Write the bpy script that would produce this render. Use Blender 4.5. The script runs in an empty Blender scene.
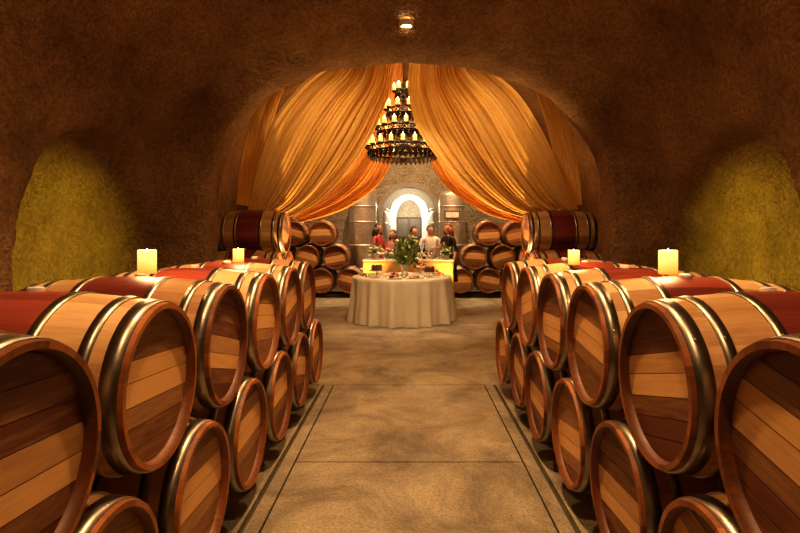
import bpy, bmesh, math, random
from mathutils import Vector, Matrix, noise
random.seed(7)
S=bpy.context.scene
COL=S.collection
pi=math.pi
S.view_settings.view_transform='Standard'
try: S.view_settings.look='Medium High Contrast'
except Exception: pass

# ------------------------------------------------------------------ helpers
def link(ob,parent=None):
    COL.objects.link(ob)
    if parent: ob.parent=parent
    return ob
def newmat(name):
    m=bpy.data.materials.new(name); m.use_nodes=True
    return m,m.node_tree,m.node_tree.nodes['Principled BSDF']
def N(nt,t,**k):
    n=nt.nodes.new(t)
    for a,v in k.items():
        try: setattr(n,a,v)
        except Exception: n.inputs[a].default_value=v
    return n
def simple(name,col,rough=.6,metal=0,emit=None,es=0,var=.15,scale=20,bump=0,trans=0,coat=0):
    m,nt,b=newmat(name)
    tc=N(nt,'ShaderNodeTexCoord'); no=N(nt,'ShaderNodeTexNoise'); no.inputs['Scale'].default_value=scale
    no.inputs['Detail'].default_value=4
    nt.links.new(tc.outputs['Object'],no.inputs['Vector'])
    r=N(nt,'ShaderNodeValToRGB')
    r.color_ramp.elements[0].color=(*[c*(1-var) for c in col],1); r.color_ramp.elements[1].color=(*[min(1,c*(1+var)) for c in col],1)
    r.color_ramp.elements[0].position=.35; r.color_ramp.elements[1].position=.65
    nt.links.new(no.outputs['Fac'],r.inputs['Fac']); nt.links.new(r.outputs['Color'],b.inputs['Base Color'])
    b.inputs['Roughness'].default_value=rough; b.inputs['Metallic'].default_value=metal
    if emit: b.inputs['Emission Color'].default_value=(*emit,1); b.inputs['Emission Strength'].default_value=es
    if trans: b.inputs['Transmission Weight'].default_value=trans
    if coat: b.inputs['Coat Weight'].default_value=coat
    if bump:
        bu=N(nt,'ShaderNodeBump'); bu.inputs['Strength'].default_value=bump; bu.inputs['Distance'].default_value=.02
        nt.links.new(no.outputs['Fac'],bu.inputs['Height']); nt.links.new(bu.outputs['Normal'],b.inputs['Normal'])
    return m

def mat_shotcrete(name='shotcrete',c0=(.17,.088,.036),c1=(.40,.235,.105)):
    m,nt,b=newmat(name)
    tc=N(nt,'ShaderNodeTexCoord')
    n1=N(nt,'ShaderNodeTexNoise'); n1.inputs['Scale'].default_value=1.1; n1.inputs['Detail'].default_value=7; n1.inputs['Roughness'].default_value=.68
    n2=N(nt,'ShaderNodeTexNoise'); n2.inputs['Scale'].default_value=24; n2.inputs['Detail'].default_value=5; n2.inputs['Roughness'].default_value=.75
    n3=N(nt,'ShaderNodeTexNoise'); n3.inputs['Scale'].default_value=4.5; n3.inputs['Detail'].default_value=4
    v=N(nt,'ShaderNodeTexVoronoi'); v.inputs['Scale'].default_value=34
    for n in (n1,n2,n3,v): nt.links.new(tc.outputs['Object'],n.inputs['Vector'])
    r=N(nt,'ShaderNodeValToRGB'); e=r.color_ramp.elements
    e[0].color=(*c0,1); e[1].color=(*c1,1); e[0].position=.32; e[1].position=.68
    nt.links.new(n1.outputs['Fac'],r.inputs['Fac'])
    r2=N(nt,'ShaderNodeValToRGB'); e=r2.color_ramp.elements
    e[0].color=(.62,.62,.62,1); e[1].color=(1.15,1.15,1.15,1); e[0].position=.36; e[1].position=.6
    nt.links.new(n2.outputs['Fac'],r2.inputs['Fac'])
    mx=N(nt,'ShaderNodeMix',data_type='RGBA',blend_type='MULTIPLY'); mx.inputs['Factor'].default_value=1
    nt.links.new(r.outputs['Color'],mx.inputs[6]); nt.links.new(r2.outputs['Color'],mx.inputs[7])
    nt.links.new(mx.outputs[2],b.inputs['Base Color'])
    ad=N(nt,'ShaderNodeMath',operation='ADD'); nt.links.new(n2.outputs['Fac'],ad.inputs[0]); nt.links.new(v.outputs['Distance'],ad.inputs[1])
    bu=N(nt,'ShaderNodeBump'); bu.inputs['Strength'].default_value=.8; bu.inputs['Distance'].default_value=.032
    nt.links.new(ad.outputs[0],bu.inputs['Height'])
    b2=N(nt,'ShaderNodeBump'); b2.inputs['Strength'].default_value=.6; b2.inputs['Distance'].default_value=.12
    nt.links.new(n3.outputs['Fac'],b2.inputs['Height']); nt.links.new(bu.outputs['Normal'],b2.inputs['Normal'])
    nt.links.new(b2.outputs['Normal'],b.inputs['Normal'])
    b.inputs['Roughness'].default_value=.85
    return m
def mat_concrete():
    m,nt,b=newmat('concrete')
    tc=N(nt,'ShaderNodeTexCoord')
    n1=N(nt,'ShaderNodeTexNoise'); n1.inputs['Scale'].default_value=1.5; n1.inputs['Detail'].default_value=9; n1.inputs['Roughness'].default_value=.75; n1.inputs['Distortion'].default_value=.6
    n2=N(nt,'ShaderNodeTexNoise'); n2.inputs['Scale'].default_value=60; n2.inputs['Detail'].default_value=4
    for n in (n1,n2): nt.links.new(tc.outputs['Object'],n.inputs['Vector'])
    r=N(nt,'ShaderNodeValToRGB'); e=r.color_ramp.elements
    e[0].color=(.13,.105,.07,1); e[1].color=(.42,.345,.23,1); e[0].position=.36; e[1].position=.64
    nt.links.new(n1.outputs['Fac'],r.inputs['Fac'])
    r2=N(nt,'ShaderNodeValToRGB'); e=r2.color_ramp.elements
    e[0].color=(.7,.7,.7,1); e[1].color=(1.1,1.1,1.1,1); e[0].position=.35; e[1].position=.6
    nt.links.new(n2.outputs['Fac'],r2.inputs['Fac'])
    mx=N(nt,'ShaderNodeMix',data_type='RGBA',blend_type='MULTIPLY'); mx.inputs['Factor'].default_value=1
    nt.links.new(r.outputs['Color'],mx.inputs[6]); nt.links.new(r2.outputs['Color'],mx.inputs[7])
    nt.links.new(mx.outputs[2],b.inputs['Base Color'])
    b.inputs['Roughness'].default_value=.5
    bu=N(nt,'ShaderNodeBump'); bu.inputs['Strength'].default_value=.25; bu.inputs['Distance'].default_value=.01
    nt.links.new(n2.outputs['Fac'],bu.inputs['Height']); nt.links.new(bu.outputs['Normal'],b.inputs['Normal'])
    return m
def mat_wood(name,dark,light,rough=.45,stretch=(1,14,14)):
    m,nt,b=newmat(name)
    at=N(nt,'ShaderNodeAttribute'); at.attribute_name='tone'
    oi=N(nt,'ShaderNodeObjectInfo')
    tc=N(nt,'ShaderNodeTexCoord'); mp=N(nt,'ShaderNodeMapping'); mp.inputs['Scale'].default_value=stretch
    ad=N(nt,'ShaderNodeVectorMath',operation='ADD')
    nt.links.new(tc.outputs['Object'],ad.inputs[0]); 
    cb=N(nt,'ShaderNodeCombineXYZ'); ml=N(nt,'ShaderNodeMath',operation='MULTIPLY'); ml.inputs[1].default_value=37
    nt.links.new(oi.outputs['Random'],ml.inputs[0])
    for i in range(3): nt.links.new(ml.outputs[0],cb.inputs[i])
    nt.links.new(cb.outputs[0],ad.inputs[1]); nt.links.new(ad.outputs[0],mp.inputs['Vector'])
    no=N(nt,'ShaderNodeTexNoise'); no.inputs['Scale'].default_value=5; no.inputs['Detail'].default_value=6; no.inputs['Roughness'].default_value=.65
    nt.links.new(mp.outputs[0],no.inputs['Vector'])
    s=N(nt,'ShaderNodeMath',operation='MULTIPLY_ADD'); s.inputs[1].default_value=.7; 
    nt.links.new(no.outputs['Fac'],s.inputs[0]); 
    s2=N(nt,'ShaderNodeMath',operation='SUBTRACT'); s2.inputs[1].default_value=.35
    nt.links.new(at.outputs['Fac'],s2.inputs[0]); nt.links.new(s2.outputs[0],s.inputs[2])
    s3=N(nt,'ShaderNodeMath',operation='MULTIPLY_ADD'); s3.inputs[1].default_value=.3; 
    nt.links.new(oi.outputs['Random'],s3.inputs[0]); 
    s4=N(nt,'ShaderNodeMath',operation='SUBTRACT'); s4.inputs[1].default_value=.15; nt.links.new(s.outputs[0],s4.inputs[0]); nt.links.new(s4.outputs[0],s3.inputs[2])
    r=N(nt,'ShaderNodeValToRGB'); e=r.color_ramp.elements
    e[0].color=(*dark,1); e[1].color=(*light,1); e[0].position=.05; e[1].position=.95
    nt.links.new(s3.outputs[0],r.inputs['Fac']); nt.links.new(r.outputs['Color'],b.inputs['Base Color'])
    b.inputs['Roughness'].default_value=rough
    bu=N(nt,'ShaderNodeBump'); bu.inputs['Strength'].default_value=.15; bu.inputs['Distance'].default_value=.005
    nt.links.new(no.outputs['Fac'],bu.inputs['Height']); nt.links.new(bu.outputs['Normal'],b.inputs['Normal'])
    return m
def mat_fabric(name,col,transl=.35,rough=.5,sheen=.3):
    m,nt,b=newmat(name)
    tc=N(nt,'ShaderNodeTexCoord'); no=N(nt,'ShaderNodeTexNoise'); no.inputs['Scale'].default_value=3
    nt.links.new(tc.outputs['Object'],no.inputs['Vector'])
    r=N(nt,'ShaderNodeValToRGB'); r.color_ramp.elements[0].color=(*[c*.85 for c in col],1); r.color_ramp.elements[1].color=(*[min(1,c*1.1) for c in col],1)
    nt.links.new(no.outputs['Fac'],r.inputs['Fac']); nt.links.new(r.outputs['Color'],b.inputs['Base Color'])
    b.inputs['Roughness'].default_value=rough; b.inputs['Sheen Weight'].default_value=sheen
    tr=N(nt,'ShaderNodeBsdfTranslucent'); nt.links.new(r.outputs['Color'],tr.inputs['Color'])
    mx=N(nt,'ShaderNodeMixShader'); mx.inputs[0].default_value=transl
    nt.links.new(b.outputs[0],mx.inputs[1]); nt.links.new(tr.outputs[0],mx.inputs[2])
    nt.links.new(mx.outputs[0],nt.nodes['Material Output'].inputs['Surface'])
    return m

M_SHOT=mat_shotcrete(); M_CONC=mat_concrete()
M_SHOT2=mat_shotcrete('end_wall_shotcrete',(.32,.25,.16),(.52,.43,.29))
M_JOINT=simple('floor_joint_dark',(.05,.04,.028),.8)
M_TAN=mat_wood('oak_stave',(.33,.155,.055),(.76,.49,.24),.42)
M_RED=mat_wood('wine_stained_stave',(.09,.013,.010),(.32,.065,.038),.40)
M_CHIME=mat_wood('toasted_chime',(.12,.033,.008),(.46,.16,.035),.48)
M_HEAD=mat_wood('oak_head_board',(.13,.036,.010),(.76,.43,.17),.55,(14,1,14))
M_HOOP=simple('galvanised_hoop',(.36,.32,.26),.38,1,var=.25,scale=9)
M_RAIL=simple('rack_timber',(.10,.06,.03),.7)
M_BUNG=simple('bung_silicone',(.75,.7,.6),.5)
M_GOLD=mat_fabric('gold_drape_fabric',(.78,.485,.13),.22,.42)
M_GOLD_WARMLIT=mat_fabric('warm_lit_drape_fabric',(.90,.45,.11))  # far drapes: orange of the warm light put into the fabric colour
M_CLOTH=mat_fabric('cream_tablecloth',(.78,.71,.55),.1)
M_CLOTH2=mat_fabric('gold_tablecloth',(.78,.46,.15),.15)
M_IRON=simple('wrought_iron',(.028,.02,.014),.55,.6)
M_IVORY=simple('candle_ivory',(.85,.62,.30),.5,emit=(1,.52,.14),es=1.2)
M_FLAME=simple('candle_flame',(1,.7,.3),.5,emit=(1,.60,.20),es=18,var=0)
M_PORC=simple('white_porcelain',(.82,.78,.70),.25)
M_GLASS=simple('clear_glass',(.95,.95,.95),.05,trans=.95,var=0)
M_STEEL=simple('brushed_steel',(.70,.66,.58),.40,.7)
M_LEAF=simple('leaf_green',(.12,.20,.045),.5,var=.4,scale=8)
M_LEAF2=simple('leaf_pale_green',(.33,.38,.12),.5,var=.3,scale=8)
M_PETAL=simple('white_petal',(.85,.80,.66),.6)
M_FRUIT=simple('plum_fruit',(.20,.03,.04),.35,var=.4)
M_FRUIT2=simple('apricot_fruit',(.75,.28,.05),.4,var=.3)
M_CAKE=simple('chocolate_cake',(.12,.05,.025),.6,var=.3)
M_BREAD=simple('golden_pastry',(.55,.30,.10),.6,var=.3)
M_SKIN=simple('skin',(.62,.36,.24),.5,var=.05)
M_WHITEPL=simple('white_plaster',(.74,.73,.66),.7)
M_GREYPL=simple('grey_plaster',(.36,.32,.25),.8,bump=.3)
M_DOORGL=simple('dark_door_panel',(.14,.11,.075),.3)
M_BOTTLE=simple('bottle_glass',(.02,.035,.015),.1)
M_LABEL=simple('bottle_label',(.8,.75,.62),.6)
M_LIP=simple('lips',(.45,.10,.09),.4)
M_LAMPON=simple('lamp_lens',(1,.9,.7),.5,emit=(1,.75,.42),es=30,var=0)

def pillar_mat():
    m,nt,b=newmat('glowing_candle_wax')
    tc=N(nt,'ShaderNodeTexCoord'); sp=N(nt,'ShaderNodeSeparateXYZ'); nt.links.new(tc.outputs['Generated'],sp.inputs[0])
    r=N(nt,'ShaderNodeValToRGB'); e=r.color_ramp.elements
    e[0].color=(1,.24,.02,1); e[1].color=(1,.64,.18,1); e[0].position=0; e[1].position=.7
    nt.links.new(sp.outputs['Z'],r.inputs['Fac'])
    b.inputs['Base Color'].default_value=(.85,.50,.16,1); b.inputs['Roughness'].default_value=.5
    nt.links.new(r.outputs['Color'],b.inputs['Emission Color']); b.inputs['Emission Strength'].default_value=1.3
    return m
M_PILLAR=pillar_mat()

def lathe(bm,prof,seg=32,mi=0,c=(0,0,0),cap=True):
    rings=[]
    for r,z in prof:
        rings.append([bm.verts.new((c[0]+r*math.cos(2*pi*k/seg),c[1]+r*math.sin(2*pi*k/seg),c[2]+z)) for k in range(seg)])
    for a,b in zip(rings,rings[1:]):
        for k in range(seg):
            f=bm.faces.new((a[k],a[(k+1)%seg],b[(k+1)%seg],b[k])); f.material_index=mi; f.smooth=True
    if cap:
        for rg,rev in ((rings[0],True),(rings[-1],False)):
            f=bm.faces.new(rg[::-1] if rev else rg); f.material_index=mi
def box(bm,x0,x1,y0,y1,z0,z1,mi=0):
    v=[bm.verts.new(p) for p in ((x0,y0,z0),(x1,y0,z0),(x1,y1,z0),(x0,y1,z0),(x0,y0,z1),(x1,y0,z1),(x1,y1,z1),(x0,y1,z1))]
    for q in ((0,3,2,1),(4,5,6,7),(0,1,5,4),(1,2,6,5),(2,3,7,6),(3,0,4,7)):
        f=bm.faces.new([v[i] for i in q]); f.material_index=mi
def tube(bm,pts,rad,seg=8,mi=0,closed=False):
    pts=[Vector(p) for p in pts]; n=len(pts)
    if not hasattr(rad,'__len__'): rad=[rad]*n
    rings=[]; up=Vector((0,0,1))
    for i,p in enumerate(pts):
        if closed: d=pts[(i+1)%n]-pts[i-1]
        else: d=pts[min(i+1,n-1)]-pts[max(i-1,0)]
        d.normalize()
        u=up if abs(d.z)<.9 else Vector((1,0,0))
        a=d.cross(u).normalized(); b=a.cross(d).normalized()
        rings.append([bm.verts.new(p+(a*math.cos(2*pi*k/seg)+b*math.sin(2*pi*k/seg))*rad[i]) for k in range(seg)])
    prs=list(zip(rings,rings[1:]))
    if closed: prs.append((rings[-1],rings[0]))
    for a,b in prs:
        for k in range(seg):
            f=bm.faces.new((a[k],a[(k+1)%seg],b[(k+1)%seg],b[k])); f.material_index=mi; f.smooth=True
    if not closed:
        for rg in (rings[0][::-1],rings[-1]):
            f=bm.faces.new(rg); f.material_index=mi; f.smooth=True
def ball(bm,c,r,mi=0,sx=1,sy=1,sz=1,u=12,v=8):
    g=bmesh.ops.create_uvsphere(bm,u_segments=u,v_segments=v,radius=r)
    for w in g['verts']: w.co=Vector((w.co.x*sx+c[0],w.co.y*sy+c[1],w.co.z*sz+c[2]))
    for w in g['verts']:
        for f in w.link_faces: f.material_index=mi; f.smooth=True
def finish(bm,name,mats,loc=(0,0,0),rot=(0,0,0),parent=None,recalc=False):
    if recalc: bmesh.ops.recalc_face_normals(bm,faces=bm.faces)
    me=bpy.data.meshes.new(name); bm.to_mesh(me); bm.free()
    for m in mats: me.materials.append(m)
    ob=bpy.data.objects.new(name,me); ob.location=loc; ob.rotation_euler=rot
    return link(ob,parent)
def sstep(a,b,x):
    t=max(0,min(1,(x-a)/(b-a))); return t*t*(3-2*t)
def catmull(P,n):
    P=[Vector(p) for p in P]; P=[P[0]*2-P[1]]+P+[P[-1]*2-P[-2]]; out=[]
    m=len(P)-3
    for i in range(n+1):
        t=i/n*m; k=min(int(t),m-1); t-=k
        a,b,c,d=P[k:k+4]
        out.append(.5*((2*b)+(c-a)*t+(2*a-5*b+4*c-d)*t*t+(3*b-a-3*c+d)*t**3))
    return out

# ------------------------------------------------------------------ cave shell
NV,NA=22,110
OW,OH=2.48,3.70
def section(hw,sp,H,n):
    pts=[(-hw,sp*i/NV) for i in range(NV)]
    for i in range(NA+1):
        a=pi-pi*i/NA; c,s=math.cos(a),math.sin(a)
        pts.append((hw*math.copysign(abs(c)**(2/n),c), sp+(H-sp)*abs(s)**(2/n)))
    pts+=[(hw,sp*(NV-1-i)/NV) for i in range(NV)]
    return pts
def shell_pt(x,y,z,amp=1):
    if y<6.45:
        m=abs((y-5.14)/1.10)**2.2+(max(z-1.0,0)/1.50)**2.2
        if abs(x)>2.0:
            x+=math.copysign(.34*sstep(1.08,.86,m),x)
    d=noise.noise(Vector((x*.8,y*.8,z*.8)))*.075+noise.noise(Vector((x*2.7+5,y*2.7,z*2.7)))*.035
    d*=amp
    w=min(1,z/.3)
    nx,nz=x,(z-1.2); l=math.hypot(nx,nz) or 1
    return (x+nx/l*d*w, y+d*.3*amp, z+nz/l*d*w if z>.05 else z)
def loft(stations,names,amp=1,mat=None):
    rows=[[shell_pt(x,y,z,amp) for x,z in section(hw,sp,H,n)] for y,hw,sp,H,n in stations]
    L=len(rows[0]); a=NV+14; b=L-1-a
    parts=[(names[0],0,a),(names[1],a,b),(names[2],b,L-1)] if len(names)==3 else [(names[0],0,L-1)]
    for nm,i0,i1 in parts:
        bm=bmesh.new()
        g=[[bm.verts.new(r[i]) for i in range(i0,i1+1)] for r in rows]
        for r0,r1 in zip(g,g[1:]):
            for k in range(len(r0)-1):
                f=bm.faces.new((r0[k],r1[k],r1[k+1],r0[k+1])); f.smooth=True
        finish(bm,nm,[mat or M_SHOT])
    return rows
st=[]
ys=[]
y=-3.0
while y<3.4: ys.append(y); y+=.15
y=3.4
while y<6.5: ys.append(y); y+=.04
ys.append(6.5)
for y in ys:
    e=1-sstep(3.45,3.95,y)
    f=sstep(6.22,6.5,y); g=sstep(5.1,6.5,y)
    st.append((y, 3.0+.22*e-(3-OW)*f, 1.6, 4.55+.3*e-(4.55-OH)*g, 2.3+.2*g))
loft(st,('wall_left','ceiling','wall_right'))
loft([(6.5,OW,1.6,OH,2.5),(6.6,OW-.02,1.6,OH-.02,2.5),(6.75,OW-.02,1.6,OH-.02,2.5),(6.88,OW,1.6,OH,2.5)],('trim_arch',))
loft([(6.88,OW+(4.21-OW)*t,1.6+.4*t,OH+(5.42-OH)*t,2.5-.2*t) for t in (0,.25,.5,.75,1)],('wall_arch',))
hall=[]
y=6.88
while y<14.4: hall.append((y,4.21,2.0,5.42,2.3)); y+=.2
hall.append((14.4,4.21,2.0,5.42,2.3))
loft(hall,('wall_hall_left','ceiling_hall','wall_hall_right'))
loft([(14.4,4.21-3.46*t,2.0-.1*t,5.42-2.67*t,2.3) for t in (0,.2,.4,.6,.8,1)],('wall_end',),.5,M_SHOT2)
cor=[(14.4,.75,1.9,2.75,2.2),(14.8,.75,1.9,2.75,2.2)]+[(14.85+i*.5,1.25,2.0,3.3,2.2) for i in range(10)]
loft(cor,('wall_corridor_left','ceiling_corridor','wall_corridor_right'),.4,M_SHOT2)
for nm,y,sec in (('wall_back',-3.0,(3.28,1.6,4.9,2.3)),('wall_corridor_end',19.35,(1.3,2.0,3.4,2.2))):
    bm=bmesh.new(); vs=[bm.verts.new((x*1.03,y,z*1.01)) for x,z in section(*sec)]; bm.faces.new(vs); finish(bm,nm,[M_SHOT2])

bm=bmesh.new()
box(bm,-5,5,-3.2,19.6,-.2,-.03,1)
g=.012
ysl=[-3.2,-1.7,.1,1.8,3.49,5.28]
for a,b in zip(ysl,ysl[1:]): box(bm,-.74,.74,a+g/2,b-g/2,-.03,0)
for a,b in ((-5,-.86),(-.83,-.752),(.752,.83),(.86,5)): box(bm,a,b,-3.2,5.28-g/2,-.03,0)
for a,b in ((-5,-1.9),(-1.9,1.9),(1.9,5)):
    for c,d in ((5.28,8.4),(8.4,11.4),(11.4,14.8),(14.8,19.6)): box(bm,a+g/2,b-g/2,c+g/2,d-g/2,-.03,0)
finish(bm,'floor',[M_CONC,M_JOINT])

# ------------------------------------------------------------------ barrels
def barrel_mesh(seed):
    rnd=random.Random(seed)
    bm=bmesh.new(); lay=bm.faces.layers.float.new('tone')
    SEG=64
    R=lambda x: .325-.043*(abs(x)/.475)**1.9
    xs=sorted(set([-.475,-.462,.462,.475,-.16,.16]+[round(-.44+.055*i,3) for i in range(17)]))
    tone=[rnd.uniform(.2,.85) for _ in range(SEG//2)]
    def ring(x,r): return [bm.verts.new((x,r*math.sin(2*pi*k/SEG),r*math.cos(2*pi*k/SEG))) for k in range(SEG)]
    def band(a,b,mi,flip=False,tn=None,sm=True):
        for k in range(SEG):
            q=(a[k],a[(k+1)%SEG],b[(k+1)%SEG],b[k])
            f=bm.faces.new(q[::-1] if flip else q); f.material_index=mi; f.smooth=sm
            f[lay]=tone[k//2] if tn is None else tn
    prev=None
    for x in xs:
        rg=ring(x,R(x))
        if prev:
            xm=(x+px)/2; mi=1 if abs(xm)<.16 else (2 if abs(xm)>.45 else 0)
            band(prev,rg,mi,True)
        prev=rg; px=x
    for s in (-1,1):
        a=ring(s*.475,R(.475)); b=ring(s*.475,.264); c=ring(s*.435,.256)
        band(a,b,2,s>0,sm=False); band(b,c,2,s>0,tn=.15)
        d=ring(s*.4355,.258); f=bm.faces.new(d if s<0 else d[::-1]); f.material_index=2; f[lay]=-.6
        rr=.2565; ed=[-rr,-.185,-.115,-.045,.035,.105,.18,rr]; 
        tl=[[.12,.2,.3,.95,.85,.22,.12],[.12,.2,.95,.8,.25,.3,.15],[.15,.12,.25,.9,.95,.3,.1],[.15,.3,.95,.9,.3,.15,.2]][seed%4]
        for j,(z0,z1) in enumerate(zip(ed,ed[1:])):
            z0+=.0013; z1-=.0013; pts=[]
            m=10
            for i in range(m+1):
                z=z0+(z1-z0)*i/m; pts.append((math.sqrt(max(0,rr*rr-z*z)),z))
            loop=[(y,z) for y,z in pts]+[(-y,z) for y,z in pts[::-1]]
            out=[]
            for q in loop:
                if not out or (abs(q[0]-out[-1][0])+abs(q[1]-out[-1][1]))>1e-5: out.append(q)
            if abs(out[0][0]-out[-1][0])+abs(out[0][1]-out[-1][1])<1e-5: out.pop()
            vs=[bm.verts.new((s*.441,y,z)) for y,z in out]
            f=bm.faces.new(vs if s>0 else vs[::-1]); f.material_index=3; f[lay]=tl[j]+rnd.uniform(-.08,.08)
    for a,b in ((.405,.458),(.325,.362),(.155,.19)):
        for s in (-1,1):
            x0,x1=sorted((s*a,s*b)); t=.005
            r0=ring(x0,R(x0)-.002); r1=ring(x0,R(x0)+t); r2=ring(x1,R(x1)+t); r3=ring(x1,R(x1)-.002)
            band(r0,r1,4,True,sm=False); band(r1,r2,4,True); band(r2,r3,4,True,sm=False)
    for x in (-.43,.43,-.343,.343,-.172,.172):
        r=R(x)+.005
        ball(bm,(x,r*math.sin(1.1),r*math.cos(1.1)),.006,4,u=8,v=5)
    prev=None
    for r,z in ((.028,.315),(.028,.336),(.022,.341)):
        rg=[bm.verts.new((r*math.cos(2*pi*k/16),r*math.sin(2*pi*k/16),z)) for k in range(16)]
        if prev:
            for k in range(16):
                f=bm.faces.new((prev[k],prev[(k+1)%16],rg[(k+1)%16],rg[k])); f.material_index=5
        prev=rg
    f=bm.faces.new(prev); f.material_index=5
    me=bpy.data.meshes.new('wine_barrel'); bm.to_mesh(me); bm.free()
    for m in (M_TAN,M_RED,M_CHIME,M_HEAD,M_HOOP,M_BUNG): me.materials.append(m)
    return me
BM=[barrel_mesh(i) for i in range(4)]
def barrel(x,y,z,rz=0):
    ob=bpy.data.objects.new('wine_barrel',random.choice(BM))
    ob.location=(x,y,z)
    ob.rotation_euler=(random.uniform(-.28,.28),0,rz)
    link(ob)
ZL,ZU,ZT=.405,.960,1.515
for s in (-1,1):
    rz=0 if s<0 else pi
    for i in range(6): barrel(s*1.325+random.uniform(-.012,.012),1.2+.685*i,ZU,rz)
    for i in range(7): barrel(s*1.325+random.uniform(-.012,.012),1.2-.3425+.685*i,ZL,rz)
    for i in range(5): barrel(s*2.31,1.2-.3425+.685*i,ZL,0)
    xx=-2.22 if s<0 else 2.13
    barrel(xx,7.62,ZT,rz)
    for yy in (7.28,7.96): barrel(xx+s*.03,yy,ZU,rz)
    for yy in (7.62,8.30): barrel(xx+s*.03,yy,ZL,rz)
DY=13.0
for x in (-2.73,-2.07,1.88,2.54): barrel(x,DY,ZT,pi/2)
for x in (-3.06,-2.4,-1.74,1.55,2.21,2.87): barrel(x,DY,ZU,pi/2)
for x in (-3.39,-2.73,-2.07,-1.41,1.22,1.88,2.54,3.2): barrel(x,DY,ZL,pi/2)
def rail(x0,x1,y0,y1):
    bm=bmesh.new(); box(bm,x0,x1,y0,y1,0,.080); bmesh.ops.bevel(bm,geom=bm.edges[:],offset=.008,segments=2,affect='EDGES')
    finish(bm,'barrel_rack_rail',[M_RAIL])
for s in (-1,1):
    for c in (1.07,1.58): rail(s*c-.045,s*c+.045,.4,5.4)
    for c in (2.05,2.56): rail(s*c-.045,s*c+.045,.4,4.0)
    rail(s*2.2-.3,s*2.2-.22,7.25,8.65); rail(s*2.2+.22,s*2.2+.3,7.25,8.65)
for a,b in ((-3.75,-1.1),(.95,3.55)):
    for c in (12.74,13.26): rail(a,b,c-.045,c+.045)

# ------------------------------------------------------------------ candles on barrels
def point(name,loc,e,col=(1,.55,.22),r=.05,parent=None):
    l=bpy.data.lights.new(name,'POINT'); l.energy=e; l.color=col; l.shadow_soft_size=r
    o=bpy.data.objects.new(name,l); o.location=loc; return link(o,parent)
def spot(name,loc,tgt,e,col,ang=90,blend=.8,r=.1,parent=None):
    l=bpy.data.lights.new(name,'SPOT'); l.energy=e; l.color=col; l.spot_size=math.radians(ang); l.spot_blend=blend; l.shadow_soft_size=r
    o=bpy.data.objects.new(name,l); o.location=loc
    o.rotation_euler=(Vector(tgt)-Vector(loc)).to_track_quat('-Z','Y').to_euler(); return link(o,parent)
def pillar(x,y,z,r=.047,h=.125,e=7):
    bm=bmesh.new()
    lathe(bm,[(r*.96,0),(r,.006),(r,h-.006),(r*.93,h),(r*.8,h-.004),(r*.3,h-.012)],28,0)
    tube(bm,[(0,0,h-.012),(0,0,h+.002)],.0015,6,1)
    lathe(bm,[(.001,h-.012),(.005,h-.006),(.006,h-.002),(.003,h+.004),(.0005,h+.009)],10,2)
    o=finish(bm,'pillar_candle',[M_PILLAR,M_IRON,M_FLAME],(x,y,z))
    point('candle_light',(0,0,h+.07),e,parent=o)
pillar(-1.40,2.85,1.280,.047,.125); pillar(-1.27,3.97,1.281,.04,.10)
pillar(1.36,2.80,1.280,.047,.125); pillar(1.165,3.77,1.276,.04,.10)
def votive(x,y,z):
    bm=bmesh.new()
    lathe(bm,[(.026,0),(.034,.055),(.031,.055),(.024,.006)],20,0)
    lathe(bm,[(.022,.006),(.024,.03)],16,1)
    lathe(bm,[(.001,.032),(.005,.04),(.001,.058)],8,2)
    return finish(bm,'votive_candle',[M_GLASS,M_IVORY,M_FLAME],(x,y,z))
votive(-1.49,1.885,1.280); votive(1.47,1.885,1.280)

# ------------------------------------------------------------------ draped fabric
def drape(name,inner,outer,mat,folds=12,amp=.12,yn=70,un=200,seed=0,dy=0):
    inner=[(x,y+dy,z) for x,y,z in inner]; outer=[(x,y+dy,z) for x,y,z in outer]
    A=catmull(inner,yn); B=catmull(outer,yn)
    rnd=random.Random(seed); ph=[rnd.uniform(0,6) for _ in range(5)]
    bm=bmesh.new(); rows=[]
    for i in range(yn+1):
        v=i/yn; row=[]
        for j in range(un+1):
            u=j/un
            uu=u+.018*math.sin(7*u+ph[0]+v*2)
            p=A[i].lerp(B[i],uu)
            env=(.45+.6*math.sin(pi*min(1,v*.9+.1)))*(1-.45*sstep(.8,1,v))
            w=2*pi*folds*uu
            r1=1-abs(math.sin(w*.5+ph[1]+.5*math.sin(v*4+u*9)))**.7*1.0
            k=.55+.45*math.sin(u*11+ph[4]+v*3)
            d=amp*env*(-.75*r1*k+.28*math.sin(w*1.9+ph[2]+v*1.5)*(1-k*.5)+.45*math.sin(w*.33+ph[3]))
            p=p+Vector((0,-d,0))+Vector((0,0,.014*math.sin(w*.8+v*6)*env))
            p.z-=.12*math.sin(pi*v)*math.sin(pi*u)
            row.append(bm.verts.new(p))
        rows.append(row)
    for a,b in zip(rows,rows[1:]):
        for k in range(un):
            f=bm.faces.new((a[k],a[k+1],b[k+1],b[k])); f.smooth=True
    return finish(bm,name,[mat])
drape('ceiling_drape',[(-.14,8.5,5.1),(-.19,8.4,4.4),(-.26,8.3,3.85),(-.37,8.2,3.45),(-.60,8.1,2.93),(-1.0,8.05,2.36),(-1.42,8.0,1.95),(-1.90,8,1.72)],
      [(-.9,8.5,5.1),(-1.05,8.4,4.6),(-1.2,8.3,4.25),(-1.66,8.2,3.82),(-2.08,8.1,3.24),(-2.28,8.05,2.70),(-2.4,8.0,2.2),(-2.47,8,1.86)],M_GOLD,seed=1,dy=.16)
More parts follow.
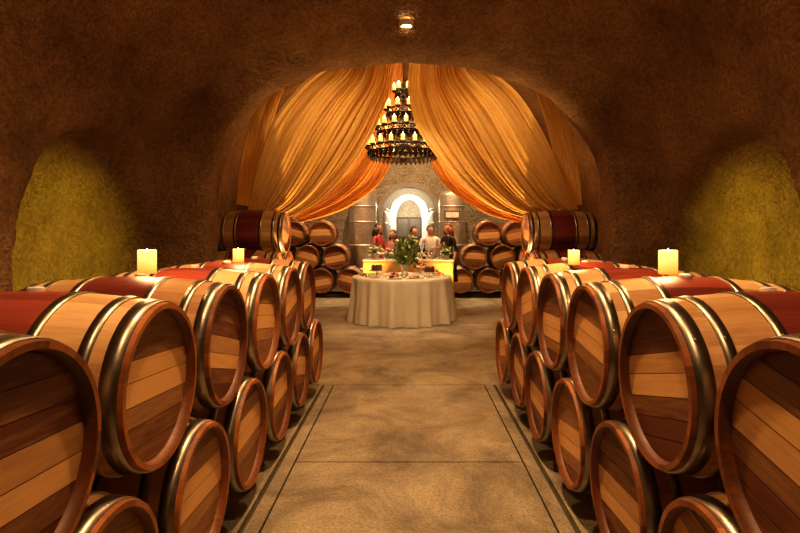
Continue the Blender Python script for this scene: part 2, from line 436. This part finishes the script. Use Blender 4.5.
drape('ceiling_drape',[(.06,8.5,5.1),(.03,8.4,4.4),(-.02,8.3,3.85),(.08,8.2,3.25),(.28,8.1,2.88),(.70,8.05,2.34),(1.26,8.0,1.90),(1.84,8,1.71)],
      [(.9,8.5,5.1),(1.0,8.4,4.6),(1.15,8.3,4.2),(1.68,8.2,3.66),(2.06,8.1,3.0),(2.28,8.05,2.5),(2.45,8.0,2.1),(2.58,8,1.88)],M_GOLD,seed=2,dy=.16)
for s in (-1,1):
    o=.10 if s>0 else 0
    drape('ceiling_drape',[(s*.06+o,10.3,5.1),(s*.12+o,10.5,4.4),(s*.2+o,10.8,3.5),(s*.36+o,10.9,2.93),(s*.66+o,11,2.48),(s*1.18+o,11,2.10),(s*1.7,11,1.88),(s*2.25,11,1.74)],
      [(s*.8,10.3,5.1),(s*1.0,10.5,4.4),(s*1.2,10.8,3.8),(s*1.5,10.9,3.4),(s*1.8,11,3.0),(s*2.1,11,2.6),(s*2.35,11,2.3),(s*2.5,11,1.9)],M_GOLD_WARMLIT,folds=10,seed=5+s)
    drape('ceiling_drape',[(s*1.5,9.4,5.0),(s*2.1,9.3,4.2),(s*2.42,9.2,3.2),(s*2.5,9.1,2.5),(s*2.6,9,1.95)],
      [(s*2.2,9.4,4.7),(s*2.6,9.3,3.9),(s*2.8,9.2,3.2),(s*2.9,9.1,2.6),(s*2.92,9,2.0)],M_GOLD,folds=5,un=70,amp=.06,seed=9+s)

# ------------------------------------------------------------------ chandelier
def chandelier(cx,cy):
    root=bpy.data.objects.new('candle_chandelier',None); root.location=(cx,cy,0); link(root)
    bm=bmesh.new(); bc=bmesh.new(); bf=bmesh.new()
    tiers=[(.62,2.93,20),(.46,3.27,15),(.29,3.60,10),(.14,3.92,6)]
    tube(bm,[(0,0,2.8),(0,0,5.35)],.014,8)
    ball(bm,(0,0,2.82),.06,0); lathe(bm,[(.09,5.28),(.06,5.34),(.02,5.36)],20)
    for r,z,n in tiers:
        for rr,zz,t in ((r,z,.018),(r,z+.09,.014)):
            tube(bm,[(rr*math.cos(a*2*pi/48),rr*math.sin(a*2*pi/48),zz) for a in range(48)],t,6,0,True)
        for k in range(n*2):
            a=2*pi*k/(n*2); pts=[]
            for i in range(10):
                t=i/9*4.6; q=.045*(1-i/14)
                pts.append(((r)*math.cos(a+q*math.cos(t)/r),(r)*math.sin(a+q*math.cos(t)/r),z+.045+q*math.sin(t)))
            tube(bm,pts,.010,5)
            for dz,dr,kk in ((0,0,1),(-.055,-.05,.85)) if r>.2 else ((0,0,.8),):
                ca=a+(.0 if dz==0 else pi/(n*2))
                c=Vector(((r+dr)*math.cos(ca),(r+dr)*math.sin(ca),z-.03+dz)); t=Vector((-math.sin(ca),math.cos(ca),0))
                o=Vector((math.cos(ca),math.sin(ca),0))
                v=[bm.verts.new(c+Vector((0,0,.05*kk))),bm.verts.new(c+t*.05*kk+o*.012),bm.verts.new(c-Vector((0,0,.075*kk))),bm.verts.new(c-t*.05*kk+o*.012)]
                bm.faces.new(v)
        for k in range(n):
            a=2*pi*(k+.5*(n%2))/n; R=r+.02
            x,y=R*math.cos(a),R*math.sin(a)
            lathe(bm,[(.012,z+.06),(.052,z+.10),(.048,z+.108),(.01,z+.102)],12,0,(x,y,0))
            lathe(bc,[(.034,z+.10),(.034,z+.215),(.024,z+.212)],12,0,(x,y,0))
            lathe(bf,[(.001,z+.215),(.007,z+.226),(.0075,z+.232),(.001,z+.252)],8,0,(x,y,0))
        for k in range(6 if r>.2 else 4):
            a=2*pi*k/6
            tube(bm,[(0,0,z+.16),(r*.4*math.cos(a),r*.4*math.sin(a),z+.12),(r*.75*math.cos(a),r*.75*math.sin(a),z-.03),(r*math.cos(a),r*math.sin(a),z)],.012,6)
    for k in range(4):
        a=2*pi*k/4+.4
        tube(bm,[(t[0]*math.cos(a),t[0]*math.sin(a),t[1]) for t in tiers]+[(0,0,4.2)],.006,5)
    finish(bm,'iron_frame',[M_IRON],parent=root); finish(bc,'candles',[M_IVORY],parent=root); finish(bf,'flames',[M_FLAME],parent=root)
    for z,e in ((3.55,60),(3.18,55)): point('chandelier_light',(0,0,z),e,(1,.56,.22),.25,root)
chandelier(-.1,9.4)

# ------------------------------------------------------------------ round table
def round_table(cx,cy,R=.86,H=.765):
    root=bpy.data.objects.new('round_banquet_table',None); root.location=(cx,cy,0); link(root)
    bm=bmesh.new(); n=240; rows=[]
    prof=[]
    for k in range(8): prof.append((R*k/7.0*1.0 if k else .001,H,0))
    prof.append((R+.012,H-.012,0))
    for k in range(1,15):
        t=k/14; prof.append((R+.012+.04*t,H-.012-(H-.02)*t,t))
    for r,z,t in prof:
        row=[]
        for j in range(n):
            a=2*pi*j/n
            w=.5*math.sin(17*a)+.35*math.sin(29*a+1)+.3*math.sin(11*a+2)
            row.append(bm.verts.new(((r+w*.08*t**.7)*math.cos(a),(r+w*.08*t**.7)*math.sin(a),z)))
        rows.append(row)
    for a,b in zip(rows,rows[1:]):
        for k in range(n):
            f=bm.faces.new((a[k],b[k],b[(k+1)%n],a[(k+1)%n])); f.smooth=True
    finish(bm,'tablecloth',[M_CLOTH],parent=root)
    bm=bmesh.new(); lathe(bm,[(R-.01,H-.03),(R-.01,H-.006)],48)
    for k in range(4):
        a=pi/4+k*pi/2; tube(bm,[(.1*math.cos(a),.1*math.sin(a),H-.03),(.5*math.cos(a),.5*math.sin(a),0.02)],.02,8)
    finish(bm,'table_frame',[M_RAIL],parent=root)
TX,TY,TH=-.13,9.4,.766
round_table(TX,TY)
def flowers(name,x,y,z,R,H,nl,nf,seed,mats=(0,1),vaseh=.2):
    rnd=random.Random(seed); bm=bmesh.new()
    lathe(bm,[(.055,0),(.07,.02),(.05,vaseh*.5),(.075,vaseh),(.068,vaseh)],20,3)
    base=Vector((0,0,vaseh*.8))
    for i in range(nl):
        a=rnd.uniform(0,2*pi); e=rnd.uniform(.15,1.45)
        d=Vector((math.cos(a)*math.cos(e)*R,math.sin(a)*math.cos(e)*R,math.sin(e)*(H-vaseh)))*rnd.uniform(.55,1)
        tip=base+d
        tube(bm,[base,base+d*.5+Vector((0,0,.03)),tip],.003,4,0)
        for k in range(4):
            p=base+d*rnd.uniform(.45,1.0)
            dr=Vector((rnd.gauss(0,1),rnd.gauss(0,1),rnd.gauss(0,1))).normalized()+d.normalized()*.9; dr.normalize()
            sd=dr.cross(Vector((rnd.gauss(0,1),rnd.gauss(0,1),rnd.gauss(0,1)))).normalized()
            L=rnd.uniform(.07,.13); W=L*.26
            nn=dr.cross(sd)
            v=[bm.verts.new(p),bm.verts.new(p+dr*L*.45+sd*W+nn*.008),bm.verts.new(p+dr*L),bm.verts.new(p+dr*L*.45-sd*W+nn*.008)]
            m=rnd.choice(mats)
            f=bm.faces.new((v[0],v[1],v[2])); f.material_index=m
            f=bm.faces.new((v[0],v[2],v[3])); f.material_index=m
    for i in range(nf):
        a=rnd.uniform(0,2*pi); e=rnd.uniform(.1,1.4)
        c=base+Vector((math.cos(a)*math.cos(e)*R,math.sin(a)*math.cos(e)*R,math.sin(e)*(H-vaseh)))*rnd.uniform(.6,.9)
        for k in range(7):
            t=2*pi*k/7; ball(bm,c+Vector((math.cos(t)*.022,math.sin(t)*.022,.006*(k%2))),.022,2,sz=.7,u=7,v=5)
        ball(bm,c+Vector((0,0,.012)),.02,2,u=8,v=6)
    return finish(bm,name,[M_LEAF,M_LEAF2,M_PETAL,M_PORC],(x,y,z))
flowers('flower_centerpiece',TX+.05,TY,TH,.38,.76,100,8,3)
def plate(name,x,y,z,r,kind,seed,stand=0):
    rnd=random.Random(seed); bm=bmesh.new()
    if stand: lathe(bm,[(.06,0),(.05,.008),(.012,.02),(.012,stand-.02),(.04,stand)],20,0)
    lathe(bm,[(r*.55,stand),(r,stand+.016),(r*.98,stand+.02),(r*.6,stand+.007)],28,0)
    h=stand+.01
    if kind=='cake':
        lathe(bm,[(r*.62,h),(r*.62,h+.08),(r*.55,h+.088)],24,1)
        for k in range(8):
            a=k*pi/4; ball(bm,(r*.48*math.cos(a),r*.48*math.sin(a),h+.095),.014,2,u=8,v=6)
    elif kind=='fruit':
        for k in range(16):
            a=rnd.uniform(0,6.3); q=rnd.uniform(0,r*.6)
            ball(bm,(q*math.cos(a),q*math.sin(a),h+.025+rnd.uniform(0,.05)*(1-q/r)),rnd.uniform(.022,.032),rnd.choice((2,3)),u=9,v=7)
    else:
        for k in range(12):
            a=rnd.uniform(0,6.3); q=rnd.uniform(0,r*.65)
            ball(bm,(q*math.cos(a),q*math.sin(a),h+.02),.03,rnd.choice((1,4,4)),sz=.6,u=9,v=6)
    finish(bm,name,[M_PORC,M_CAKE,M_FRUIT,M_FRUIT2,M_BREAD],(x,y,z))
lay=[('cake_stand',-.42,-.35,.15,'cake',.10),('fruit_platter',-.12,-.62,.15,'fruit',0),('pastry_platter',.22,-.58,.14,'pastry',0),
     ('cake_stand',.48,-.28,.14,'cake',.07),('pastry_platter',-.62,-.02,.13,'pastry',0),('fruit_platter',.62,.12,.13,'fruit',.0),
     ('pastry_platter',-.45,.4,.14,'pastry',.12),('fruit_platter',.35,.5,.14,'fruit',.12),('cake_stand',0.05,-.33,.10,'pastry',.06)]
for i,(n_,dx,dy,r,k,stn) in enumerate(lay): plate(n_,TX+dx,TY+dy,TH,r,k,20+i,stn)
for dx,dy in ((-.27,-.49),(.05,-.78),(.40,-.54),(-.56,-.55),(.70,-.15)): votive(TX+dx*1.0,TY+dy*.98,TH)

# ------------------------------------------------------------------ bar table
def bar_table():
    root=bpy.data.objects.new('serving_bar_table',None); root.location=(-.02,11.35,0); link(root)
    bm=bmesh.new(); W,D,H=.93,.36,.95
    def pt(t):
        L=[(-W,-D),(W,-D),(W,D),(-W,D)]; k=int(t*4)%4; f=t*4-int(t*4)
        a,b=L[k],L[(k+1)%4]; return (a[0]+(b[0]-a[0])*f,a[1]+(b[1]-a[1])*f)
    rows=[]
    for i in range(13):
        t=i/12; z=H-(H-.01)*t; row=[]
        for j in range(240):
            x,y=pt(j/240); l=math.hypot(x,y); w=.02*t+.028*t**.7*math.sin(j/240*2*pi*34)
            row.append(bm.verts.new((x+x/l*w,y+y/l*w*1.5,z)))
        rows.append(row)
    for a,b in zip(rows,rows[1:]):
        for k in range(240):
            f=bm.faces.new((a[k],b[k],b[(k+1)%240],a[(k+1)%240])); f.smooth=True
    bm.faces.new(rows[0])
    finish(bm,'tablecloth',[M_CLOTH2],parent=root)
    bm=bmesh.new(); box(bm,-W-.015,W+.015,-D-.015,D+.015,H,H+.012); finish(bm,'table_top_cloth',[M_CLOTH],parent=root)
bar_table()
BZ=.963
def bottle(x,y,z):
    bm=bmesh.new(); lathe(bm,[(.036,0),(.038,.01),(.038,.19),(.03,.22),(.014,.245),(.014,.30),(.016,.31)],18,0)
    lathe(bm,[(.0386,.06),(.0386,.15)],18,1,cap=False); finish(bm,'wine_bottle',[M_BOTTLE,M_LABEL],(x,y,z))
def glass(x,y,z,wine=True,parent=None):
    bm=bmesh.new(); lathe(bm,[(.034,0),(.006,.006),(.004,.09),(.03,.12),(.04,.155),(.033,.205),(.031,.205),(.037,.155),(.005,.10)],18,0,cap=False)
    if wine: lathe(bm,[(.004,.103),(.03,.125),(.036,.15)],16,1)
    return finish(bm,'wine_glass',[M_GLASS,M_FRUIT],(x,y,z),parent=parent)
for x,y in ((.12,11.55),(.22,11.50),(.33,11.58),(-.3,11.55)): bottle(x,y,BZ)
for x,y in ((-.15,11.15),(-.04,11.11),(.07,11.16),(.36,11.15),(.46,11.1),(-.42,11.10)): glass(x,y,BZ)
flowers('flower_bouquet',-.70,11.36,BZ,.20,.36,30,22,11,(1,2),.12)
flowers('flower_bouquet',.80,11.38,BZ,.13,.28,24,12,12,(0,1),.10)
plate('fruit_platter',-.1,11.38,BZ,.13,'fruit',41,.08)
for x in (-.31,.25,.60,-.52): votive(x,11.06,BZ)

# ------------------------------------------------------------------ people
def person(name,loc,rot,h,skinc,hairc,topm,botm,kind,arms,skirt_len=.45,longhair=True,shoem=None):
    root=bpy.data.objects.new(name,None); root.location=loc; root.rotation_euler=(0,0,rot); link(root); root.scale=(h/1.68,)*3
    f = kind=='woman'
    V=[(0,0,.93),(0,0,1.06),(0,-.01,1.22),(0,0,1.36),(0,.008,1.44),(0,-.005,1.52)]
    Rr=[.14 if f else .135,.105 if f else .125,.135 if f else .15,.10 if f else .12,.047,.05]
    E=[(0,1),(1,2),(2,3),(3,4),(4,5)]
    sh=.155 if f else .19
    for si,s in enumerate((-1,1)):
        b=len(V); el,wr=arms[si]
        V+=[(s*sh,0,1.365),el,wr]; Rr+=[.052 if f else .062,.038 if f else .045,.026]
        E+=[(3,b),(b,b+1),(b+1,b+2)]
        b=len(V)
        V+=[(s*.085,0,.84),(s*.09,-.012,.48),(s*.09,.02,.10),(s*.1,-.13,.035)]; Rr+=[.088,.056,.04,.035]
        E+=[(0,b),(b,b+1),(b+1,b+2),(b+2,b+3)]
    me=bpy.data.meshes.new('body_skel'); me.from_pydata([Vector(v) for v in V],E,[])
    ob=bpy.data.objects.new('body_skel',me); link(ob)
    bpy.context.view_layer.objects.active=ob
    md=ob.modifiers.new('s','SKIN'); md.use_smooth_shade=True
    if not me.skin_vertices: 
        bpy.context.view_layer.update()
    if me.skin_vertices:
        sv=me.skin_vertices[0].data
        for i,r in enumerate(Rr): sv[i].radius=(r,r); sv[i].use_root=(i==0)
    su=ob.modifiers.new('u','SUBSURF'); su.levels=2; su.render_levels=2
    bpy.context.view_layer.update()
    dg=bpy.context.evaluated_depsgraph_get()
    m2=bpy.data.meshes.new_from_object(ob.evaluated_get(dg)); bpy.data.objects.remove(ob)
    m2.materials.clear()
    for m in (skinc,topm,botm,shoem or M_IRON): m2.materials.append(m)
    for v in m2.vertices:
        if v.co.z>.8 and abs(v.co.x)<.2: v.co.y*=.8
    wrs=[Vector(a[1]) for a in arms]
    for p in m2.polygons:
        c=p.center; p.use_smooth=True
        if c.z>1.415 and abs(c.x)<.09: k=0
        elif min((c-w).length for w in wrs)<(.05 if not f else .22): k=0
        elif c.z<.09: k=3
        elif c.z<.93 and abs(c.x)<.22: k=(2 if not f else (0 if c.z<.93-skirt_len-.05 else 2))
        else: k=1
        p.material_index=k
    bo=bpy.data.objects.new('body',m2); link(bo,root)
    bm=bmesh.new(); bmesh.ops.create_uvsphere(bm,u_segments=28,v_segments=20,radius=1)
    hz=1.575
    for v in bm.verts:
        x,y,z=v.co
        w=.072*(1-.22*max(0,-z)**1.5); d=.09
        nx,ny,nz=x*w,y*d,z*.112
        if y<0:
            ny-=.016*math.exp(-((x/.16)**2+((z+.12)/.22)**2))
            ny+=.008*(math.exp(-(((abs(x)-.4)/.2)**2+((z-.06)/.13)**2)))
            ny-=.006*math.exp(-((x/.3)**2+((z+.48)/.1)**2))
            ny-=.008*math.exp(-((x/.3)**2+((z+.85)/.2)**2))
        v.co=(nx,ny-.008,nz+hz)
    for fc in bm.faces: fc.smooth=True
    for s in (-1,1):
        ball(bm,(s*.028,-.083,hz+.006),.0115,1,u=10,v=8); ball(bm,(s*.028,-.093,hz+.006),.0048,2,u=8,v=6)
        ball(bm,(s*.073,.002,hz-.005),.02,0,sx=.4,sy=.7,sz=1.3,u=10,v=8)
        tube(bm,[(s*.016,-.093,hz+.024),(s*.028,-.094,hz+.029),(s*.042,-.085,hz+.025)],.0022,5,2)
    tube(bm,[(-.022,-.094,hz-.052),(0,-.102,hz-.054),(.022,-.094,hz-.052)],[.002,.0055,.002],6,3)
    finish(bm,'head',[skinc,M_PORC,hairc,M_LIP],parent=root)
    bm=bmesh.new(); bmesh.ops.create_uvsphere(bm,u_segments=32,v_segments=24,radius=1)
    kill=[v for v in bm.verts if (v.co.y<-.28 and v.co.z<.42+.25*abs(v.co.x)) or (v.co.z<(-.25 if not f else -.6) )]
    bmesh.ops.delete(bm,geom=kill,context='VERTS')
    for v in bm.verts:
        x,y,z=v.co; wv=1+.03*math.sin(x*19+z*9)
        v.co=(x*.084*wv,y*.102*wv+.004,z*.121+hz+.006)
    for fc in bm.faces: fc.smooth=True
    if f and longhair:
        for k in range(15):
            a=-.35+(pi+.7)*k/14
            x,y=.074*math.cos(a),.080*math.sin(a)+.008
            tube(bm,[(x,y,hz+.02),(x*1.2,y*1.15,hz-.07),(x*1.3+.004*math.sin(k*3),y*1.1+.01,hz-.14),(x*1.15,y*.95+.01,hz-.22)],[.022,.025,.022,.006],7)
    elif f:
        ball(bm,(0,.115,hz+.03),.042,0)
    ho=finish(bm,'hair',[hairc],parent=root)
    sm=ho.modifiers.new('s','SOLIDIFY'); sm.thickness=.008
    if f:
        bm=bmesh.new(); rows=[]
        for i in range(14):
            t=i/13; z=1.03-(skirt_len+.1)*t; row=[]
            for j in range(64):
                a=2*pi*j/64; b=.125+.05*min(1,t*3)+.05*t; w=.012*t*math.sin(9*a)
                row.append(bm.verts.new(((b+w)*math.cos(a),(b*.82+w)*math.sin(a),z)))
            rows.append(row)
        for a,b in zip(rows,rows[1:]):
            for k in range(64):
                fc=bm.faces.new((a[k],b[k],b[(k+1)%64],a[(k+1)%64])); fc.smooth=True
        finish(bm,'skirt',[botm],parent=root)
    bm=bmesh.new()
    for si,s in enumerate((-1,1)):
        el,wr=Vector(arms[si][0]),Vector(arms[si][1]); d=(wr-el).normalized()
        sd=d.cross(Vector((0,0,1))); sd=Vector((1,0,0)) if sd.length<.2 else sd.normalized(); nn=sd.cross(d).normalized()
        if nn.z>0: nn=-nn
        tube(bm,[wr-d*.01,wr+d*.03,wr+d*.075],[.024,.03,.026],10)
        for k,L in enumerate((.062,.074,.07,.055)):
            o=wr+d*.07+sd*(.030-.020*k)
            tube(bm,[o,o+d*L*.4+nn*.006,o+d*L*.75+nn*.022,o+d*L*.85+nn*.04],[.009,.0085,.008,.006],7)
        o=wr+d*.025+sd*.026
        tube(bm,[o,o+sd*.022+d*.025+nn*.01,o+sd*.026+d*.05+nn*.022],[.011,.01,.007],7)
    finish(bm,'hands',[skinc],parent=root)
    return root
H_DARK=simple('hair_dark_brown',(.05,.025,.015),.5); H_AUB=simple('hair_auburn',(.26,.07,.02),.5); H_BRN=simple('hair_brown',(.13,.06,.03),.5)
T_RED=simple('dress_rose_red',(.50,.07,.07),.7,var=.5,scale=25); T_BLK=simple('dress_black',(.015,.013,.013),.6); T_WHT=simple('shirt_white',(.75,.72,.66),.7); T_GRY=simple('trousers_charcoal',(.03,.03,.035),.7)
T_PNK=simple('blouse_pink',(.6,.25,.22),.7)
person('woman_in_red_dress',(-.70,12.1,0),1.1,1.74,M_SKIN,H_DARK,T_RED,T_RED,'woman',
       (((-.24,-.05,1.12),(-.16,-.26,1.07)),((.24,-.06,1.12),(.14,-.28,1.10))),.55)
person('woman_in_black_dress',(.88,11.98,0),-.9,1.74,M_SKIN,H_AUB,T_BLK,T_BLK,'woman',
       (((-.25,-.03,1.12),(-.15,-.24,1.16)),((.22,.03,1.10),(.22,-.06,.86))),.5)
person('bartender_in_white_shirt',(.48,12.15,0),.3,1.70,M_SKIN,H_BRN,T_WHT,T_GRY,'man',
       (((-.27,-.04,1.10),(-.18,-.27,1.04)),((.27,-.04,1.10),(.18,-.26,1.03))))
person('guest_in_pink_blouse',(-.38,12.6,0),-.8,1.60,M_SKIN,H_BRN,T_PNK,T_GRY,'woman',
       (((-.23,-.02,1.11),(-.14,-.22,1.12)),((.22,.03,1.10),(.22,-.04,.86))),.5)
person('guest_in_dark_suit',(.12,13.3,0),.9,1.68,M_SKIN,H_DARK,T_GRY,T_GRY,'man',
       (((-.26,-.02,1.10),(-.17,-.24,1.10)),((.26,.02,1.10),(.25,-.06,.86))))

# ------------------------------------------------------------------ far end
def tank(x,y,r,h,plaque=False):
    bm=bmesh.new(); lathe(bm,[(r,.25),(r,h),(r*.9,h+.08),(r*.3,h+.15),(.08,h+.16),(.08,h+.22)],40,0)
    for z in (.6,1.2,1.8,2.2): lathe(bm,[(r,z),(r+.012,z+.01),(r+.012,z+.03),(r,z+.04)],40,0,cap=False)
    for k in range(4):
        a=pi/4+k*pi/2; tube(bm,[(r*.8*math.cos(a),r*.8*math.sin(a),0),(r*.8*math.cos(a),r*.8*math.sin(a),.3)],.025,8)
    if plaque:
        box(bm,-.22,.18,-r-.035,-r-.008,1.90,2.10,1); box(bm,-.19,.15,-r-.04,-r-.035,1.93,2.07,2)
    finish(bm,'steel_wine_tank',[M_STEEL,M_RAIL,M_LABEL],(x,y,0))
tank(-1.20,13.92,.36,2.6); tank(1.12,13.92,.34,2.5,True)
for yy in (15.4,16.1,17.7): tank(-.88,yy,.27,2.1); tank(.88,yy,.27,2.1)
def arch_frame(name,cy,hw,H,sp,w,depth,mat):
    bm=bmesh.new()
    def pr(hw,H):
        return [(-hw,0),(-hw,sp*.5)]+[(hw*math.cos(pi-pi*i/24),sp+(H-sp)*math.sin(pi*i/24)) for i in range(25)]+[(hw,sp*.5),(hw,0)]
    A=pr(hw,H);B=pr(hw+w,H+w)
    rows=[[bm.verts.new((x,y,z)) for x,z in P] for P,y in ((B,cy),(B,cy-depth),(A,cy-depth),(A,cy))]
    for a,b in zip(rows,rows[1:]):
        for k in range(len(a)-1): bm.faces.new((a[k],a[k+1],b[k+1],b[k]))
    return finish(bm,name,[mat],recalc=True)
arch_frame('trim_corridor_arch',14.38,.76,2.78,1.95,.12,.10,M_GREYPL)
arch_frame('trim_corridor_rib',17.1,.72,2.78,1.9,.40,.2,M_GREYPL)
arch_frame('trim_door_arch',19.3,.46,2.75,2.05,.26,.2,M_WHITEPL)
bm=bmesh.new()
for x0,x1 in ((-.45,-.01),(.01,.45)):
    box(bm,x0,x1,19.2,19.25,.0,.12,0)
    for a in (x0,x1-.04): box(bm,a,a+.04,19.2,19.25,.12,2.1,0)
    for z in (.7,1.4,2.08): box(bm,x0,x1,19.2,19.25,z,z+.05,0)
box(bm,-.45,.45,19.24,19.25,.0,2.1,1)
finish(bm,'door_1',[M_RAIL,M_DOORGL])

# ------------------------------------------------------------------ light fittings
WARM=(1,.60,.28); AMB=(1,.50,.16); YG=(.74,.66,.05)
def downlight(x,y,z,e,tgt,ang=120,col=WARM,r=.09,nm='recessed_or_added_downlight'):
    root=bpy.data.objects.new(nm,None); root.location=(x,y,z); link(root)
    bm=bmesh.new(); lathe(bm,[(.085,.05),(.085,-.01),(.062,-.012),(.055,.03)],28,0,cap=False); finish(bm,'ring',[M_WHITEPL],parent=root)
    bm=bmesh.new(); lathe(bm,[(.056,.02),(.05,-.004)],24,0); finish(bm,'lens',[M_LAMPON],parent=root)
    spot('downlight_lamp',(0,0,-.03),Vector(tgt)-Vector((x,y,z)),e,col,ang,.9,r,root)
downlight(-.03,6.08,3.87,270,(0,5.2,0),150)
downlight(0,3.1,4.52,600,(0,3.1,0),110)
downlight(0,.6,4.80,400,(0,1.8,0),120)
downlight(0,8.9,5.36,420,(-.1,9.3,0),60,(1,.70,.42))  # unseen lamp added to brighten the round table
downlight(0,11.0,5.36,700,(0,12.0,0),80,(1,.68,.40))  # unseen lamp added for the bar and the people behind it
for s in (-1,1):
    downlight(s*1.0,12.5,5.25,480,(s*1.2,14.2,1.5),90,(1,.70,.40))  # added pair that brightens the end wall and tanks
    downlight(s*2.0,11.55,4.95,600,(s*2.1,12.7,.9),70,(1,.66,.34))  # added pair that lifts the dark far barrel heads
def uplight(x,y,z,tgt,e,col,ang,r=.05,post=0,blend=.9):
    root=bpy.data.objects.new('niche_or_added_uplight',None); root.location=(x,y,z); link(root)
    bm=bmesh.new(); lathe(bm,[(.05,post),(.055,post+.01),(.055,post+.10),(.048,post+.10),(.045,post+.05)],20,0)
    if post: lathe(bm,[(.12,0),(.12,.015),(.015,.02),(.015,post)],20,0)
    finish(bm,'can',[M_IRON],parent=root)
    spot('niche_or_added_lamp',(0,0,post+.13),Vector(tgt)-Vector((x,y,z+post+.13)),e,col,ang,blend,r,root)
for s in (-1,1):
    uplight(s*2.00,5.14,0,(s*3.3,5.14,2.15),110,YG,96,.06,.95,.5)
    uplight(s*2.95,2.3,0,(s*2.2,3.6,4.2),55,AMB,130,.08,.6)  # added behind the barrels to brighten the near vault
    uplight(s*1.38,7.28,0,(s*1.35,8.3,3.4),360,(1,.62,.27),85)  # added cans hidden by the barrel rows, light the near drapes
    uplight(s*.62,10.35,0,(s*1.5,11,2.9),440,AMB,90)  # added cans hidden by the table, light far drapes and bar front
    uplight(s*3.4,9.6,0,(s*3.4,10.5,4),150,AMB,120)
    root=bpy.data.objects.new('added_drape_spot',None); root.location=(s*1.15,7.06,4.05); link(root)  # added spots out of view behind the arch, for the near drapes
    bm=bmesh.new(); lathe(bm,[(.03,.12),(.06,.10),(.065,-.06),(.055,-.06),(.05,0)],20,0); tube(bm,[(0,-.16,.10),(0,0,.10)],.012,6); finish(bm,'head',[M_IRON],parent=root)
    spot('added_drape_lamp',(0,0,-.08),Vector((s*1.2,8.4,2.9))-Vector((s*1.15,7.06,3.97)),75,(1,.66,.34),100,1,.05,root)
downlight(0,7.03,3.98,300,(-.1,9.2,.3),70,(1,.70,.42),nm='added_table_spot')  # added out of view behind the arch top to light the tablecloth
point('corridor_lamp',(0,16.0,2.5),60,(1,.84,.62),.1)
point('corridor_lamp',(0,18.3,2.4),80,(1,.90,.74),.1)

w=bpy.data.worlds.new('World'); S.world=w; w.use_nodes=True
w.node_tree.nodes['Background'].inputs[0].default_value=(.02,.012,.006,1)

cam=bpy.data.cameras.new('Camera'); cam.lens=24; cam.sensor_width=36; cam.shift_x=-.0113; cam.shift_y=-.0394; cam.clip_start=.05
co=bpy.data.objects.new('Camera',cam); co.location=(0,0,1.485); co.rotation_euler=(pi/2,0,0); link(co)
S.camera=co
